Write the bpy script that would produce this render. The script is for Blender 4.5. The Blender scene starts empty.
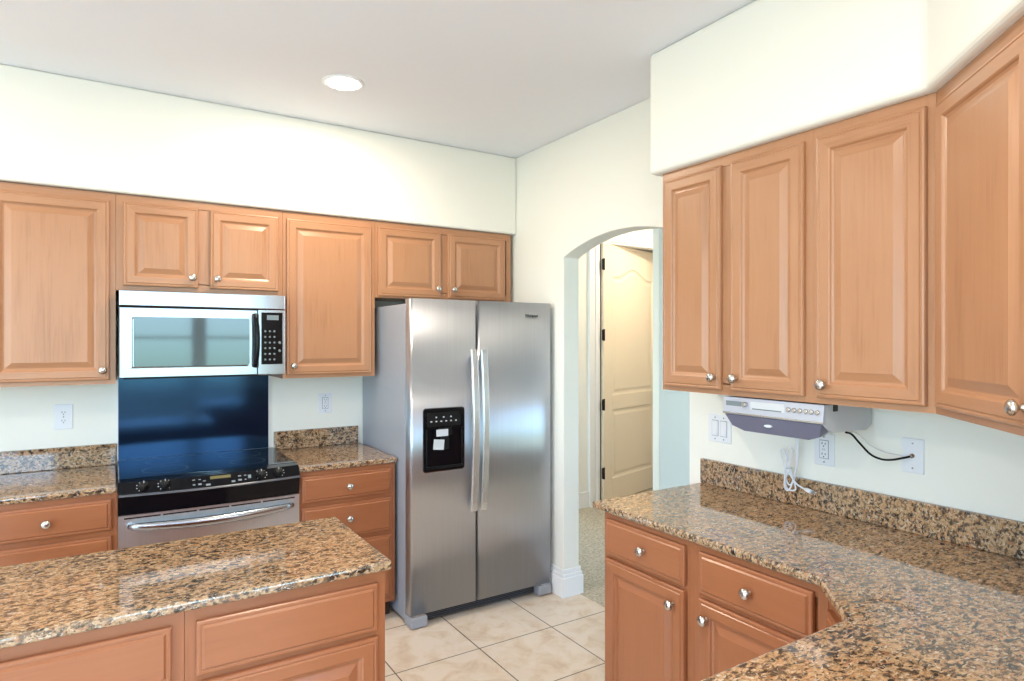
import bpy, bmesh, math, random
from mathutils import Vector, Matrix
random.seed(7)
PI = math.pi
C = bpy.context.scene.collection
S = bpy.context.scene

# ---------------------------------------------------------------- camera, world, lights, exposure
F_PX = 632.0
YAW = math.radians(32.3)
cam = bpy.data.cameras.new('camera')
cam.sensor_width = 36.0
cam.lens = 36.0 * F_PX / 1024.0
cam.clip_start = 0.05
camo = bpy.data.objects.new('camera', cam)
C.objects.link(camo)
camo.location = (0, 0, 1.555)
camo.rotation_euler = (PI / 2, 0, -YAW)
S.camera = camo

S.view_settings.view_transform = 'Standard'
S.view_settings.look = 'None'
S.view_settings.gamma = 1.0
S.view_settings.use_curve_mapping = False
S.view_settings.exposure = 0.14

w = bpy.data.worlds.new('sky')
S.world = w
w.use_nodes = True
nt = w.node_tree
nt.nodes.clear()
wo = nt.nodes.new('ShaderNodeOutputWorld')
bg = nt.nodes.new('ShaderNodeBackground')
tc = nt.nodes.new('ShaderNodeTexCoord')
sp = nt.nodes.new('ShaderNodeSeparateXYZ')
rp = nt.nodes.new('ShaderNodeValToRGB')
mr = nt.nodes.new('ShaderNodeMapRange')
mr.inputs['From Min'].default_value = -0.4
mr.inputs['From Max'].default_value = 0.6
nt.links.new(tc.outputs['Generated'], sp.inputs[0])
nt.links.new(sp.outputs['Z'], mr.inputs['Value'])
nt.links.new(mr.outputs[0], rp.inputs[0])
e = rp.color_ramp.elements
e[0].position = 0.0; e[0].color = (0.42, 0.45, 0.42, 1)
e[1].position = 1.0; e[1].color = (0.28, 0.56, 1.0, 1)
for p_, c_ in ((0.34, (0.30, 0.42, 0.36, 1)), (0.39, (0.40, 0.66, 0.68, 1)), (0.46, (0.55, 0.80, 1.0, 1)), (0.62, (0.42, 0.68, 1.0, 1))):
    n = e.new(p_); n.color = c_
nt.links.new(rp.outputs[0], bg.inputs[0])
SKY = 7.5
bg.inputs[1].default_value = SKY
nt.links.new(bg.outputs[0], wo.inputs[0])


def area(name, loc, rot, sx, sy, power, color=(1, 1, 1), portal=False, shape='RECTANGLE', spread=None):
    l = bpy.data.lights.new(name, 'AREA')
    l.shape = shape
    l.size = sx
    if shape == 'RECTANGLE':
        l.size_y = sy
    l.energy = power
    l.color = color
    if spread:
        l.spread = spread
    if portal:
        l.cycles.is_portal = True
    o = bpy.data.objects.new(name, l)
    C.objects.link(o)
    o.location = loc
    o.rotation_euler = rot
    return o


# window openings of the room behind the camera: (wall, from, to, z0, z1)
CEIL = 2.79
YB = -3.9      # wall behind the camera
XL = -3.3      # wall on the left
XR = 4.6       # wall of the back room on the right
W_BACK = [(-2.9, -0.7, 0.03, 2.45), (-0.05, 1.1, 0.75, 2.45), (1.2, 2.35, 0.75, 2.45), (2.65, 4.3, 0.75, 2.45)]
W_LEFT = [(-3.4, -0.9, 0.03, 2.45), (-0.6, 2.2, 0.03, 2.45)]  # second opening is unseen, added to let in more daylight
for x0, x1, z0, z1 in W_BACK:
    area('window_portal', ((x0 + x1) / 2, YB - 0.02, (z0 + z1) / 2), (PI / 2, 0, 0), x1 - x0, z1 - z0, 1, portal=True).rotation_euler = (PI / 2, 0, PI)
for y0, y1, z0, z1 in W_LEFT:
    area('window_portal', (XL - 0.02, (y0 + y1) / 2, (z0 + z1) / 2), (PI / 2, 0, PI / 2), y1 - y0, z1 - z0, 1, portal=True).rotation_euler = (PI / 2, 0, -PI / 2)

LAMP_W = 17.0
LAMPS = [(0.935, 2.99), (-1.3, 2.99), (-1.3, 0.9), (0.7, 0.6), (-1.3, -1.6), (1.2, -1.6), (3.2, -1.6)]  # only the first is in view; the rest are added to light the room
for lx, ly in LAMPS:
    area('downlight_lamp', (lx, ly, CEIL - 0.012), (0, 0, 0), 0.15, 0.15, LAMP_W, (1.0, 0.86, 0.68), shape='DISK')
area('hall_lamp', (4.35, 4.0, CEIL - 0.012), (0, 0, 0), 0.15, 0.15, 17, (1.0, 0.82, 0.60), shape='DISK')
area('bedroom_lamp', (4.6, 5.9, CEIL - 0.012), (0, 0, 0), 0.15, 0.15, 5, (1.0, 0.84, 0.62), shape='DISK')


# ---------------------------------------------------------------- materials
def mat(name):
    m = bpy.data.materials.new(name)
    m.use_nodes = True
    t = m.node_tree
    b = t.nodes['Principled BSDF']
    return m, t, b


def srgb(r, g, b):
    f = lambda v: (v / 255 / 12.92) if v / 255 <= 0.04045 else ((v / 255 + 0.055) / 1.055) ** 2.4
    return (f(r), f(g), f(b), 1)


def plain(name, col, rough=0.5, metal=0.0, **kw):
    m, t, b = mat(name)
    # a faint procedural mottling keeps every surface from being perfectly even
    b.inputs['Base Color'].default_value = col
    b.inputs['Metallic'].default_value = metal
    no = t.nodes.new('ShaderNodeTexNoise')
    no.inputs['Scale'].default_value = kw.pop('nscale', 40)
    tcx = t.nodes.new('ShaderNodeTexCoord')
    t.links.new(tcx.outputs['Object'], no.inputs['Vector'])
    mp = t.nodes.new('ShaderNodeMapRange')
    mp.inputs['To Min'].default_value = max(0.02, rough * 0.9)
    mp.inputs['To Max'].default_value = min(1, rough * 1.1)
    t.links.new(no.outputs[0], mp.inputs['Value'])
    t.links.new(mp.outputs[0], b.inputs['Roughness'])
    bs = kw.pop('bump', 0)
    if bs:
        bp = t.nodes.new('ShaderNodeBump')
        bp.inputs['Strength'].default_value = bs
        bp.inputs['Distance'].default_value = 0.002
        t.links.new(no.outputs[0], bp.inputs['Height'])
        t.links.new(bp.outputs[0], b.inputs['Normal'])
    for k, v in kw.items():
        b.inputs[k].default_value = v
    return m


def wood(name, horiz, base):
    m, t, b = mat(name)
    N = t.nodes.new; L = t.links.new
    tcx = N('ShaderNodeTexCoord'); oi = N('ShaderNodeObjectInfo')
    ad = N('ShaderNodeVectorMath'); ad.operation = 'ADD'
    sc = N('ShaderNodeVectorMath'); sc.operation = 'SCALE'; sc.inputs['Scale'].default_value = 13.0
    cb = N('ShaderNodeCombineXYZ')
    for i in range(3):
        L(oi.outputs['Random'], cb.inputs[i])
    L(cb.outputs[0], sc.inputs[0]); L(tcx.outputs['Object'], ad.inputs[0]); L(sc.outputs[0], ad.inputs[1])
    mpg = N('ShaderNodeMapping')
    mpg.inputs['Scale'].default_value = (3, 30, 60) if horiz else (60, 30, 3)
    L(ad.outputs[0], mpg.inputs[0])
    n1 = N('ShaderNodeTexNoise'); n1.inputs['Scale'].default_value = 1.6; n1.inputs['Detail'].default_value = 5
    n1.inputs['Distortion'].default_value = 0.6
    L(mpg.outputs[0], n1.inputs['Vector'])
    mp2 = N('ShaderNodeMapping')
    mp2.inputs['Scale'].default_value = (1.2, 4, 7) if horiz else (7, 4, 1.2)
    L(ad.outputs[0], mp2.inputs[0])
    n2 = N('ShaderNodeTexNoise'); n2.inputs['Scale'].default_value = 1.0; n2.inputs['Detail'].default_value = 3
    n2.inputs['Distortion'].default_value = 1.2
    L(mp2.outputs[0], n2.inputs['Vector'])
    n3 = N('ShaderNodeTexNoise'); n3.inputs['Scale'].default_value = 3.2; n3.inputs['Detail'].default_value = 3
    L(ad.outputs[0], n3.inputs['Vector'])
    a1 = N('ShaderNodeMath'); a1.operation = 'MULTIPLY_ADD'; a1.inputs[1].default_value = 0.35
    L(n1.outputs[0], a1.inputs[0])
    a2 = N('ShaderNodeMath'); a2.operation = 'MULTIPLY_ADD'; a2.inputs[1].default_value = 0.4
    L(n2.outputs[0], a2.inputs[0])
    a3 = N('ShaderNodeMath'); a3.operation = 'MULTIPLY'; a3.inputs[1].default_value = 0.25
    L(n3.outputs[0], a3.inputs[0]); L(a3.outputs[0], a2.inputs[2]); L(a2.outputs[0], a1.inputs[2])
    r = N('ShaderNodeValToRGB')
    d = [c * k for c, k in zip(base[:3], (0.80, 0.74, 0.68))] + [1]
    l = [min(1, c * k) for c, k in zip(base[:3], (1.08, 1.10, 1.12))] + [1]
    r.color_ramp.elements[0].position = 0.30; r.color_ramp.elements[0].color = d
    r.color_ramp.elements[1].position = 0.68; r.color_ramp.elements[1].color = l
    em = r.color_ramp.elements.new(0.47); em.color = base
    L(a1.outputs[0], r.inputs[0]); L(r.outputs[0], b.inputs['Base Color'])
    b.inputs['Roughness'].default_value = 0.33
    b.inputs['Coat Weight'].default_value = 0.25
    b.inputs['Coat Roughness'].default_value = 0.22
    return m


def granite(name):
    m, t, b = mat(name)
    N = t.nodes.new; L = t.links.new
    tcx = N('ShaderNodeTexCoord')
    mpg = N('ShaderNodeMapping'); mpg.inputs['Rotation'].default_value = (0.2, 0.1, 0.35); mpg.inputs['Scale'].default_value = (1.0, 1.7, 1.3)
    L(tcx.outputs['Object'], mpg.inputs[0])
    nw = N('ShaderNodeTexNoise'); nw.inputs['Scale'].default_value = 30; nw.inputs['Detail'].default_value = 2
    L(mpg.outputs[0], nw.inputs['Vector'])
    vm = N('ShaderNodeVectorMath'); vm.operation = 'MULTIPLY_ADD'; vm.inputs[1].default_value = (0.03, 0.03, 0.03)
    L(nw.outputs['Color'], vm.inputs[0]); L(mpg.outputs[0], vm.inputs[2])

    def noise(scale, detail, rough, vec=vm):
        n = N('ShaderNodeTexNoise'); n.inputs['Scale'].default_value = scale; n.inputs['Detail'].default_value = detail; n.inputs['Roughness'].default_value = rough
        L(vec.outputs[0], n.inputs['Vector']); return n
    v1 = N('ShaderNodeTexVoronoi'); v1.inputs['Scale'].default_value = 85
    L(vm.outputs[0], v1.inputs['Vector'])
    sepc = N('ShaderNodeSeparateColor'); L(v1.outputs['Color'], sepc.inputs[0])
    n1 = noise(38, 5, 0.65)
    mx = N('ShaderNodeMath'); mx.operation = 'MULTIPLY_ADD'; mx.inputs[1].default_value = 0.22
    L(sepc.outputs[0], mx.inputs[0])
    m2 = N('ShaderNodeMath'); m2.operation = 'MULTIPLY'; m2.inputs[1].default_value = 0.78
    L(n1.outputs[0], m2.inputs[0]); L(m2.outputs[0], mx.inputs[2])
    r = N('ShaderNodeValToRGB')
    els = GRAN
    r.color_ramp.elements[0].position = els[0][0]; r.color_ramp.elements[0].color = els[0][1]
    r.color_ramp.elements[1].position = els[1][0]; r.color_ramp.elements[1].color = els[1][1]
    for p_, c_ in els[2:]:
        q = r.color_ramp.elements.new(p_); q.color = c_
    L(mx.outputs[0], r.inputs[0])
    last = r.outputs[0]
    # dark mica, pale quartz and rusty grains
    for scale, thr, col, amt in ((120, 0.625, srgb(44, 38, 36), 0.8), (85, 0.61, srgb(214, 202, 186), 0.65), (60, 0.60, srgb(192, 138, 98), 0.6), (26, 0.625, srgb(66, 52, 42), 0.6)):
        of = N('ShaderNodeVectorMath'); of.operation = 'ADD'; of.inputs[1].default_value = (scale, 2 * scale, 3.3 * scale)
        L(vm.outputs[0], of.inputs[0])
        n = noise(scale, 3, 0.55, of)
        mp = N('ShaderNodeMapRange'); mp.inputs['From Min'].default_value = thr - 0.02; mp.inputs['From Max'].default_value = thr + 0.03
        mp.inputs['To Max'].default_value = amt
        L(n.outputs[0], mp.inputs['Value'])
        mixc = N('ShaderNodeMix'); mixc.data_type = 'RGBA'; mixc.inputs[7].default_value = col
        L(mp.outputs[0], mixc.inputs[0]); L(last, mixc.inputs[6]); last = mixc.outputs[2]
    L(last, b.inputs['Base Color'])
    b.inputs['Roughness'].default_value = 0.055
    b.inputs['IOR'].default_value = 1.9
    return m


GRAN = [(0.35, srgb(40, 35, 32)), (0.42, srgb(84, 68, 54)), (0.465, srgb(124, 99, 74)), (0.52, srgb(164, 132, 99)), (0.58, srgb(190, 160, 124)), (0.65, srgb(156, 118, 84))]


def steel(name, rough, aniso, col=(0.62, 0.62, 0.62, 1), streak=0.0):
    m, t, b = mat(name)
    N = t.nodes.new; L = t.links.new
    b.inputs['Metallic'].default_value = 1.0
    b.inputs['Anisotropic'].default_value = aniso
    tg = N('ShaderNodeTangent'); tg.direction_type = 'UV_MAP'; tg.uv_map = 'grain'
    L(tg.outputs[0], b.inputs['Tangent'])
    tcx = N('ShaderNodeTexCoord')
    mpg = N('ShaderNodeMapping'); mpg.inputs['Scale'].default_value = (220, 220, 1.5)
    L(tcx.outputs['Object'], mpg.inputs[0])
    no = N('ShaderNodeTexNoise'); no.inputs['Scale'].default_value = 1.0; no.inputs['Detail'].default_value = 3
    L(mpg.outputs[0], no.inputs['Vector'])
    mp = N('ShaderNodeMapRange'); mp.inputs['To Min'].default_value = rough * 0.85; mp.inputs['To Max'].default_value = rough * 1.15
    L(no.outputs[0], mp.inputs['Value']); L(mp.outputs[0], b.inputs['Roughness'])
    r = N('ShaderNodeValToRGB')
    r.color_ramp.elements[0].position = 0.3; r.color_ramp.elements[1].position = 0.7
    r.color_ramp.elements[0].color = [c * (1 - streak) for c in col[:3]] + [1]
    r.color_ramp.elements[1].color = col
    L(no.outputs[0], r.inputs[0]); L(r.outputs[0], b.inputs['Base Color'])
    return m


def tile_mat():
    m, t, b = mat('floor_tile')
    N = t.nodes.new; L = t.links.new
    tcx = N('ShaderNodeTexCoord')
    mpg = N('ShaderNodeMapping'); mpg.inputs['Location'].default_value = (-1.566 + 0.449 * 20, -2.785 + 0.449 * 20, 0)
    L(tcx.outputs['Object'], mpg.inputs[0])
    br = N('ShaderNodeTexBrick')
    br.offset = 0; br.squash = 1
    br.inputs['Scale'].default_value = 1
    br.inputs['Brick Width'].default_value = 0.449
    br.inputs['Row Height'].default_value = 0.449
    br.inputs['Mortar Size'].default_value = 0.0032
    br.inputs['Mortar Smooth'].default_value = 0.1
    br.inputs['Bias'].default_value = 0
    br.inputs['Color1'].default_value = (0.2, 0.2, 0.2, 1); br.inputs['Color2'].default_value = (0.8, 0.8, 0.8, 1)
    L(mpg.outputs[0], br.inputs['Vector'])
    no = N('ShaderNodeTexNoise'); no.inputs['Scale'].default_value = 7; no.inputs['Detail'].default_value = 7; no.inputs['Roughness'].default_value = 0.62
    no.inputs['Distortion'].default_value = 0.9
    L(tcx.outputs['Object'], no.inputs['Vector'])
    r = N('ShaderNodeValToRGB')
    r.color_ramp.elements[0].position = 0.32; r.color_ramp.elements[0].color = srgb(206, 182, 160)
    r.color_ramp.elements[1].position = 0.56; r.color_ramp.elements[1].color = srgb(226, 212, 198)
    q = r.color_ramp.elements.new(0.43); q.color = srgb(218, 200, 180)
    L(no.outputs[0], r.inputs[0])
    mx = N('ShaderNodeMix'); mx.data_type = 'RGBA'
    mx.inputs[7].default_value = srgb(96, 82, 70)
    L(br.outputs['Fac'], mx.inputs[0]); L(r.outputs[0], mx.inputs[6])
    L(mx.outputs[2], b.inputs['Base Color'])
    b.inputs['Roughness'].default_value = 0.38
    bp = N('ShaderNodeBump'); bp.inputs['Strength'].default_value = 0.5; bp.inputs['Distance'].default_value = 0.002; bp.invert = True
    L(br.outputs['Fac'], bp.inputs['Height']); L(bp.outputs[0], b.inputs['Normal'])
    return m


def carpet_mat():
    m, t, b = mat('carpet')
    N = t.nodes.new; L = t.links.new
    tcx = N('ShaderNodeTexCoord')
    no = N('ShaderNodeTexNoise'); no.inputs['Scale'].default_value = 60; no.inputs['Detail'].default_value = 5; no.inputs['Roughness'].default_value = .8
    L(tcx.outputs['Object'], no.inputs['Vector'])
    r = N('ShaderNodeValToRGB')
    r.color_ramp.elements[0].position = 0.35; r.color_ramp.elements[0].color = srgb(150, 138, 118)
    r.color_ramp.elements[1].position = 0.65; r.color_ramp.elements[1].color = srgb(214, 204, 186)
    L(no.outputs[0], r.inputs[0]); L(r.outputs[0], b.inputs['Base Color'])
    b.inputs['Roughness'].default_value = 0.95
    bp = N('ShaderNodeBump'); bp.inputs['Strength'].default_value = 0.8; bp.inputs['Distance'].default_value = 0.006
    L(no.outputs[0], bp.inputs['Height']); L(bp.outputs[0], b.inputs['Normal'])
    return m


def emis(name, col, strength):
    m, t, b = mat(name)
    b.inputs['Base Color'].default_value = (0.8, 0.8, 0.8, 1) if strength > 1 else (0.03, 0.03, 0.02, 1)
    b.inputs['Emission Color'].default_value = col
    b.inputs['Emission Strength'].default_value = strength
    return m


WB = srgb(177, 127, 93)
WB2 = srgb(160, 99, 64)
M = {
    'wv': wood('maple_grain_upright', False, WB),
    'wh': wood('maple_grain_level', True, WB),
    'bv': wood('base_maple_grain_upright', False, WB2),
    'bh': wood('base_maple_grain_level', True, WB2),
    'toe': plain('dark_toe_kick', srgb(58, 38, 28), 0.7),
    'granite': granite('brown_granite'),
    'wall': plain('cream_wall_paint', srgb(240, 238, 231), 0.75, bump=0.08, nscale=220),
    'ceil': plain('ceiling_paint', srgb(236, 239, 245), 0.85, bump=0.2, nscale=160),
    'trim': plain('white_trim_paint', srgb(240, 241, 244), 0.4),
    'door': plain('cream_door_paint', srgb(238, 226, 206), 0.32),
    'tile': tile_mat(),
    'carpet': carpet_mat(),
    'fridge': steel('brushed_steel', 0.34, 0.9, (0.57, 0.60, 0.66, 1), 0.08),
    'steel': steel('satin_steel', 0.18, 0.3, (0.44, 0.47, 0.52, 1), 0.04),
    'osteel': steel('oven_steel', 0.32, 0.6, (0.80, 0.90, 0.98, 1), 0.05),
    'hsteel': steel('handle_steel', 0.26, 0.2, (0.84, 0.85, 0.88, 1), 0.03),
    'fside': plain('grey_fridge_side', srgb(158, 162, 172), 0.35),
    'nickel': plain('brushed_nickel', (0.62, 0.60, 0.57, 1), 0.22, 1.0),
    'black': plain('gloss_black', (0.004, 0.004, 0.006, 1), 0.10, **{'IOR': 1.3}),
    'bpanel': plain('gloss_black_panel', (0.002, 0.006, 0.020, 1), 0.10, **{'IOR': 1.78, 'Specular Tint': (0.25, 0.55, 1.0, 1)}),
    'cook': plain('black_ceramic_glass', (0.003, 0.006, 0.014, 1), 0.06, **{'IOR': 1.6, 'Specular Tint': (0.3, 0.6, 1.0, 1)}),
    'mblack': plain('matte_black', (0.006, 0.006, 0.007, 1), 0.35, **{'IOR': 1.35}),
    'glass': plain('dark_mirror_glass', (0.01, 0.03, 0.04, 1), 0.05, **{'IOR': 1.85}),
    'plate': plain('white_plastic', srgb(232, 233, 240), 0.35),
    'slot': plain('socket_hole', (0.03, 0.03, 0.03, 1), 0.6),
    'lgrey': plain('light_grey_plastic', srgb(205, 208, 214), 0.35),
    'rimgrey': plain('dark_grey_plastic', srgb(74, 76, 84), 0.3),
    'silver': plain('silver_plastic', srgb(186, 190, 204), 0.3, 0.2),
    'mgrey': plain('violet_grey_plastic', srgb(104, 104, 124), 0.3),
    'lcd': plain('grey_display', srgb(120, 132, 138), 0.2),
    'lcdg': emis('lit_green_display', (0.5, 0.42, 0.05, 1), 0.25),
    'white': plain('white_marking', srgb(225, 228, 235), 0.5),
    'bulb': emis('lit_diffuser', (1.0, 0.9, 0.74, 1), 14),
    'sticker': plain('paper_sticker', srgb(205, 208, 212), 0.6),
    'hinge': plain('dark_bronze', (0.015, 0.012, 0.01, 1), 0.4, 0.6),
    'gap': plain('dark_seam', (0.01, 0.01, 0.01, 1), 0.8),
    'leaf': plain('hedge_green', srgb(70, 100, 60), 0.8),
}


# ---------------------------------------------------------------- mesh helpers
class MB:
    def __init__(self):
        self.b = bmesh.new()

    def box(self, x0, x1, y0, y1, z0, z1, mi=0, mtx=None):
        vs = [self.b.verts.new(Vector(p)) for p in ((x0, y0, z0), (x1, y0, z0), (x1, y1, z0), (x0, y1, z0), (x0, y0, z1), (x1, y0, z1), (x1, y1, z1), (x0, y1, z1))]
        if mtx:
            for v in vs: v.co = mtx @ v.co
        for f in ((0, 3, 2, 1), (4, 5, 6, 7), (0, 1, 5, 4), (1, 2, 6, 5), (2, 3, 7, 6), (3, 0, 4, 7)):
            fc = self.b.faces.new([vs[i] for i in f]); fc.material_index = mi
        return self

    def prism(self, poly, h0, h1, plane='xy', mi=0):
        """poly: 2-D outline; extruded along the third axis from h0 to h1"""
        def P(a, c, h):
            return {'xy': (a, c, h), 'xz': (a, h, c), 'yz': (h, a, c)}[plane]
        lo = [self.b.verts.new(P(a, c, h0)) for a, c in poly]
        hi = [self.b.verts.new(P(a, c, h1)) for a, c in poly]
        n = len(poly)
        fs = [self.b.faces.new(lo[::-1]), self.b.faces.new(hi)]
        for i in range(n):
            fs.append(self.b.faces.new((lo[i], lo[(i + 1) % n], hi[(i + 1) % n], hi[i])))
        for f in fs: f.material_index = mi
        return self

    def rings(self, w, h, prof, smooth=False, x0=0, z0=0):
        """rectangular front: concentric rings (inset, y); sides grain 0, rails grain 1"""
        R = []
        for ins, y in prof:
            R.append([self.b.verts.new((x0 + a, y, z0 + c)) for a, c in ((ins, ins), (w - ins, ins), (w - ins, h - ins), (ins, h - ins))])
        self.b.faces.new(R[0][::-1])
        for k in range(len(R) - 1):
            for i in range(4):
                j = (i + 1) % 4
                f = self.b.faces.new((R[k][i], R[k][j], R[k + 1][j], R[k + 1][i]))
                f.material_index = 1 if i in (0, 2) else 0
        f = self.b.faces.new(R[-1]); f.material_index = 0
        return self

    def tube(self, pts, r, seg=10, mi=0, flat=1.0, up=(0, 0, 1)):
        pts = [Vector(p) for p in pts]
        n = len(pts); rings = []
        rr = r if isinstance(r, (list, tuple)) else [r] * n
        prev = None
        for i, p in enumerate(pts):
            d = (pts[min(i + 1, n - 1)] - pts[max(i - 1, 0)]).normalized()
            if prev is None:
                a = d.cross(Vector(up))
                if a.length < 1e-3: a = d.cross(Vector((1, 0, 0)))
                a.normalize()
            else:
                a = (prev - d * prev.dot(d)).normalized()
            prev = a
            c = d.cross(a)
            rings.append([self.b.verts.new(p + a * (rr[i] * math.cos(2 * PI * k / seg)) + c * (rr[i] * flat * math.sin(2 * PI * k / seg))) for k in range(seg)])
        for i in range(n - 1):
            for k in range(seg):
                f = self.b.faces.new((rings[i][k], rings[i][(k + 1) % seg], rings[i + 1][(k + 1) % seg], rings[i + 1][k])); f.material_index = mi; f.smooth = True
        for q in (rings[0][::-1], rings[-1]):
            f = self.b.faces.new(q); f.material_index = mi
        return self

    def lathe(self, prof, c, axis='y', seg=20, mi=0, smooth=True):
        """prof: (radius, height along axis)"""
        rings = []
        for r, h in prof:
            ring = []
            for k in range(seg):
                a = 2 * PI * k / seg
                u, v = r * math.cos(a), r * math.sin(a)
                p = {'z': (u, v, h), 'y': (u, h, v), 'x': (h, u, v)}[axis]
                ring.append(self.b.verts.new(Vector(c) + Vector(p)))
            rings.append(ring)
        for i in range(len(rings) - 1):
            for k in range(seg):
                f = self.b.faces.new((rings[i][k], rings[i][(k + 1) % seg], rings[i + 1][(k + 1) % seg], rings[i + 1][k])); f.smooth = smooth; f.material_index = mi
        for q in (rings[0][::-1], rings[-1]):
            f = self.b.faces.new(q); f.material_index = mi
        return self

    def build(self, name, mats, parent=None, bevel=0, seg=2, loc=None, kind=None, label=None, uv=False, angle=40):
        bmesh.ops.recalc_face_normals(self.b, faces=self.b.faces)
        me = bpy.data.meshes.new(name)
        if uv:
            lay = self.b.loops.layers.uv.new('grain')
            for f in self.b.faces:
                for l in f.loops:
                    co = l.vert.co
                    if abs(f.normal.x) > 0.7:
                        l[lay].uv = (co.y, co.z)
                    elif abs(f.normal.z) > 0.7:
                        l[lay].uv = (co.x, co.y)
                    else:
                        l[lay].uv = (co.x, co.z)
        self.b.to_mesh(me); self.b.free()
        if not isinstance(mats, (list, tuple)): mats = [mats]
        for m in mats: me.materials.append(M[m] if isinstance(m, str) else m)
        o = bpy.data.objects.new(name, me); C.objects.link(o)
        if loc: o.location = loc
        if parent: o.parent = parent
        if bevel:
            md = o.modifiers.new('edge', 'BEVEL'); md.width = bevel; md.segments = seg; md.limit_method = 'ANGLE'; md.angle_limit = math.radians(angle)
        if kind: o['kind'] = kind
        if label: o['label'] = label
        return o


def thing(name, label, cat, loc=(0, 0, 0), rz=0, group=None):
    o = bpy.data.objects.new(name, None); C.objects.link(o)
    o.empty_display_size = 0.05
    o.location = loc; o.rotation_euler = (0, 0, rz); o['label'] = label; o['category'] = cat
    if group: o['group'] = group
    return o


def tag(o, label, cat, group=None):
    o['label'] = label; o['category'] = cat
    if group: o['group'] = group
    return o


def struct(name, mb, m, bevel=0, seg=3, **kw):
    return mb.build(name, m, None, bevel, seg, kind='structure', **kw)


# ---------------------------------------------------------------- the room
def wall_x(mb, y0, y1, x0, x1, holes, z1=CEIL):
    """wall slab running along x between y0..y1, holes = (xa, xb, za, zb)"""
    cur = x0
    for xa, xb, za, zb in sorted(holes):
        if xa > cur: mb.box(cur, xa, y0, y1, 0, z1)
        if za > 0.001: mb.box(xa, xb, y0, y1, 0, za)
        mb.box(xa, xb, y0, y1, zb, z1)
        cur = xb
    mb.box(cur, x1, y0, y1, 0, z1)
    return mb


def wall_y(mb, x0, x1, y0, y1, holes, z1=CEIL):
    cur = y0
    for ya, yb, za, zb in sorted(holes):
        if ya > cur: mb.box(x0, x1, cur, ya, 0, z1)
        if za > 0.001: mb.box(x0, x1, ya, yb, 0, za)
        mb.box(x0, x1, ya, yb, zb, z1)
        cur = yb
    mb.box(x0, x1, cur, y1, 0, z1)
    return mb


XW = 2.31     # wall with the arch and the right counter
YW = 3.95     # range wall
struct('floor', MB().box(XL - .15, 2.425, YB - .15, YW + .12, -0.1, 0).box(2.425, XR + .15, YB - .15, 0.08, -0.1, 0), 'tile')
struct('floor_hall', MB().box(2.425, 6.6, 0.08, 7.0, -0.1, 0.004), 'carpet')
struct('ceiling', MB().box(XL - .15, 6.6, YB - .15, 7.0, CEIL, CEIL + 0.1), 'ceil')
struct('wall_range', MB().box(XL - .15, XW + .12, YW, YW + 0.12, 0, CEIL), 'wall')
# arch outline in (y, z), open underneath
ya, yb, zs, za = 2.084, 3.07, 2.058, 2.155
hw = (yb - ya) / 2; yc = (ya + yb) / 2
rise = za - zs; R_ = (hw * hw + rise * rise) / (2 * rise)
a0 = math.asin(hw / R_)
arc = [(yc + R_ * math.sin(t), za - R_ + R_ * math.cos(t)) for t in [a0 - 2 * a0 * k / 24 for k in range(25)]]
poly = [(0.2, 0), (ya, 0)] + arc[::-1] + [(yb, 0), (YW, 0), (YW, CEIL), (0.2, CEIL)]
struct('wall_right', MB().prism(poly, XW, XW + 0.12, 'yz'), 'wall', bevel=0.006, angle=50)
struct('wall_corner', MB().box(1.25, XR + .12, 0.08, 0.2, 0, CEIL), 'wall', bevel=0.01)
struct('wall_back', wall_x(MB(), YB - 0.15, YB, XL - .15, XR + .15, W_BACK), 'wall')
struct('wall_left', wall_y(MB(), XL - 0.15, XL, YB, YW, W_LEFT), 'wall')
struct('wall_far_right', MB().box(XR, XR + 0.12, YB, 0.08, 0, CEIL), 'wall')
# soffits above the cabinets
struct('trim_1', MB().box(XL, XW - 0.001, 3.595, YW, 2.272, CEIL), 'wall', bevel=0.012)
struct('trim_2', MB().prism([(1.958, 1.995), (1.958, 0.894), (1.60, 0.536), (1.60, 0.2), (XW, 0.2), (XW, 1.995)], 2.268, CEIL), 'wall', bevel=0.022, seg=4)
# hall beyond the arch
HX, HY = 3.6, 4.60
struct('wall_hall', wall_x(MB(), HY, HY + 0.12, XW + .12, 6.6, [(3.875, 5.02, 0, 2.495)]), 'wall')
struct('wall_hall_partition', MB().box(HX, 6.6, 3.545, 3.625, 0, CEIL), 'wall', bevel=0.012)
struct('wall_hall_end', MB().box(6.6, 6.72, 0.08, 7.0, 0, CEIL), 'wall')
struct('wall_bedroom', MB().box(XW, 6.6, 6.9, 7.0, 0, CEIL).box(XW + .12, XW + .2, HY, 6.9, 0, CEIL), 'wall')
# door frame of the hall door
mb = MB()
for q in ((3.74, 3.875), (5.02, 5.15)):
    s = 1 if q[0] < 4 else -1
    inner = q[1] if s > 0 else q[0]
    for (u0, u1, d) in ((0, .135, .012), (0.012, .05, .02), (0.09, .128, .026)):
        xa_, xb_ = (inner - u1, inner - u0) if s > 0 else (inner + u0, inner + u1)
        mb.box(xa_, xb_, HY - d, HY, 0.004, 2.495 + u1)
mb.box(3.74, 5.15, HY - .012, HY, 2.495, 2.63)
mb.box(3.74, 5.15, HY - .02, HY, 2.505, 2.545)
mb.box(3.74, 5.15, HY - .026, HY, 2.585, 2.623)
mb.box(3.875, 3.895, HY, HY + .12, 0.004, 2.495)
mb.box(5.00, 5.02, HY, HY + .12, 0.004, 2.495)
mb.box(3.875, 5.02, HY, HY + .12, 2.48, 2.495)
struct('trim_3', mb, 'trim', bevel=0.003)
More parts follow.
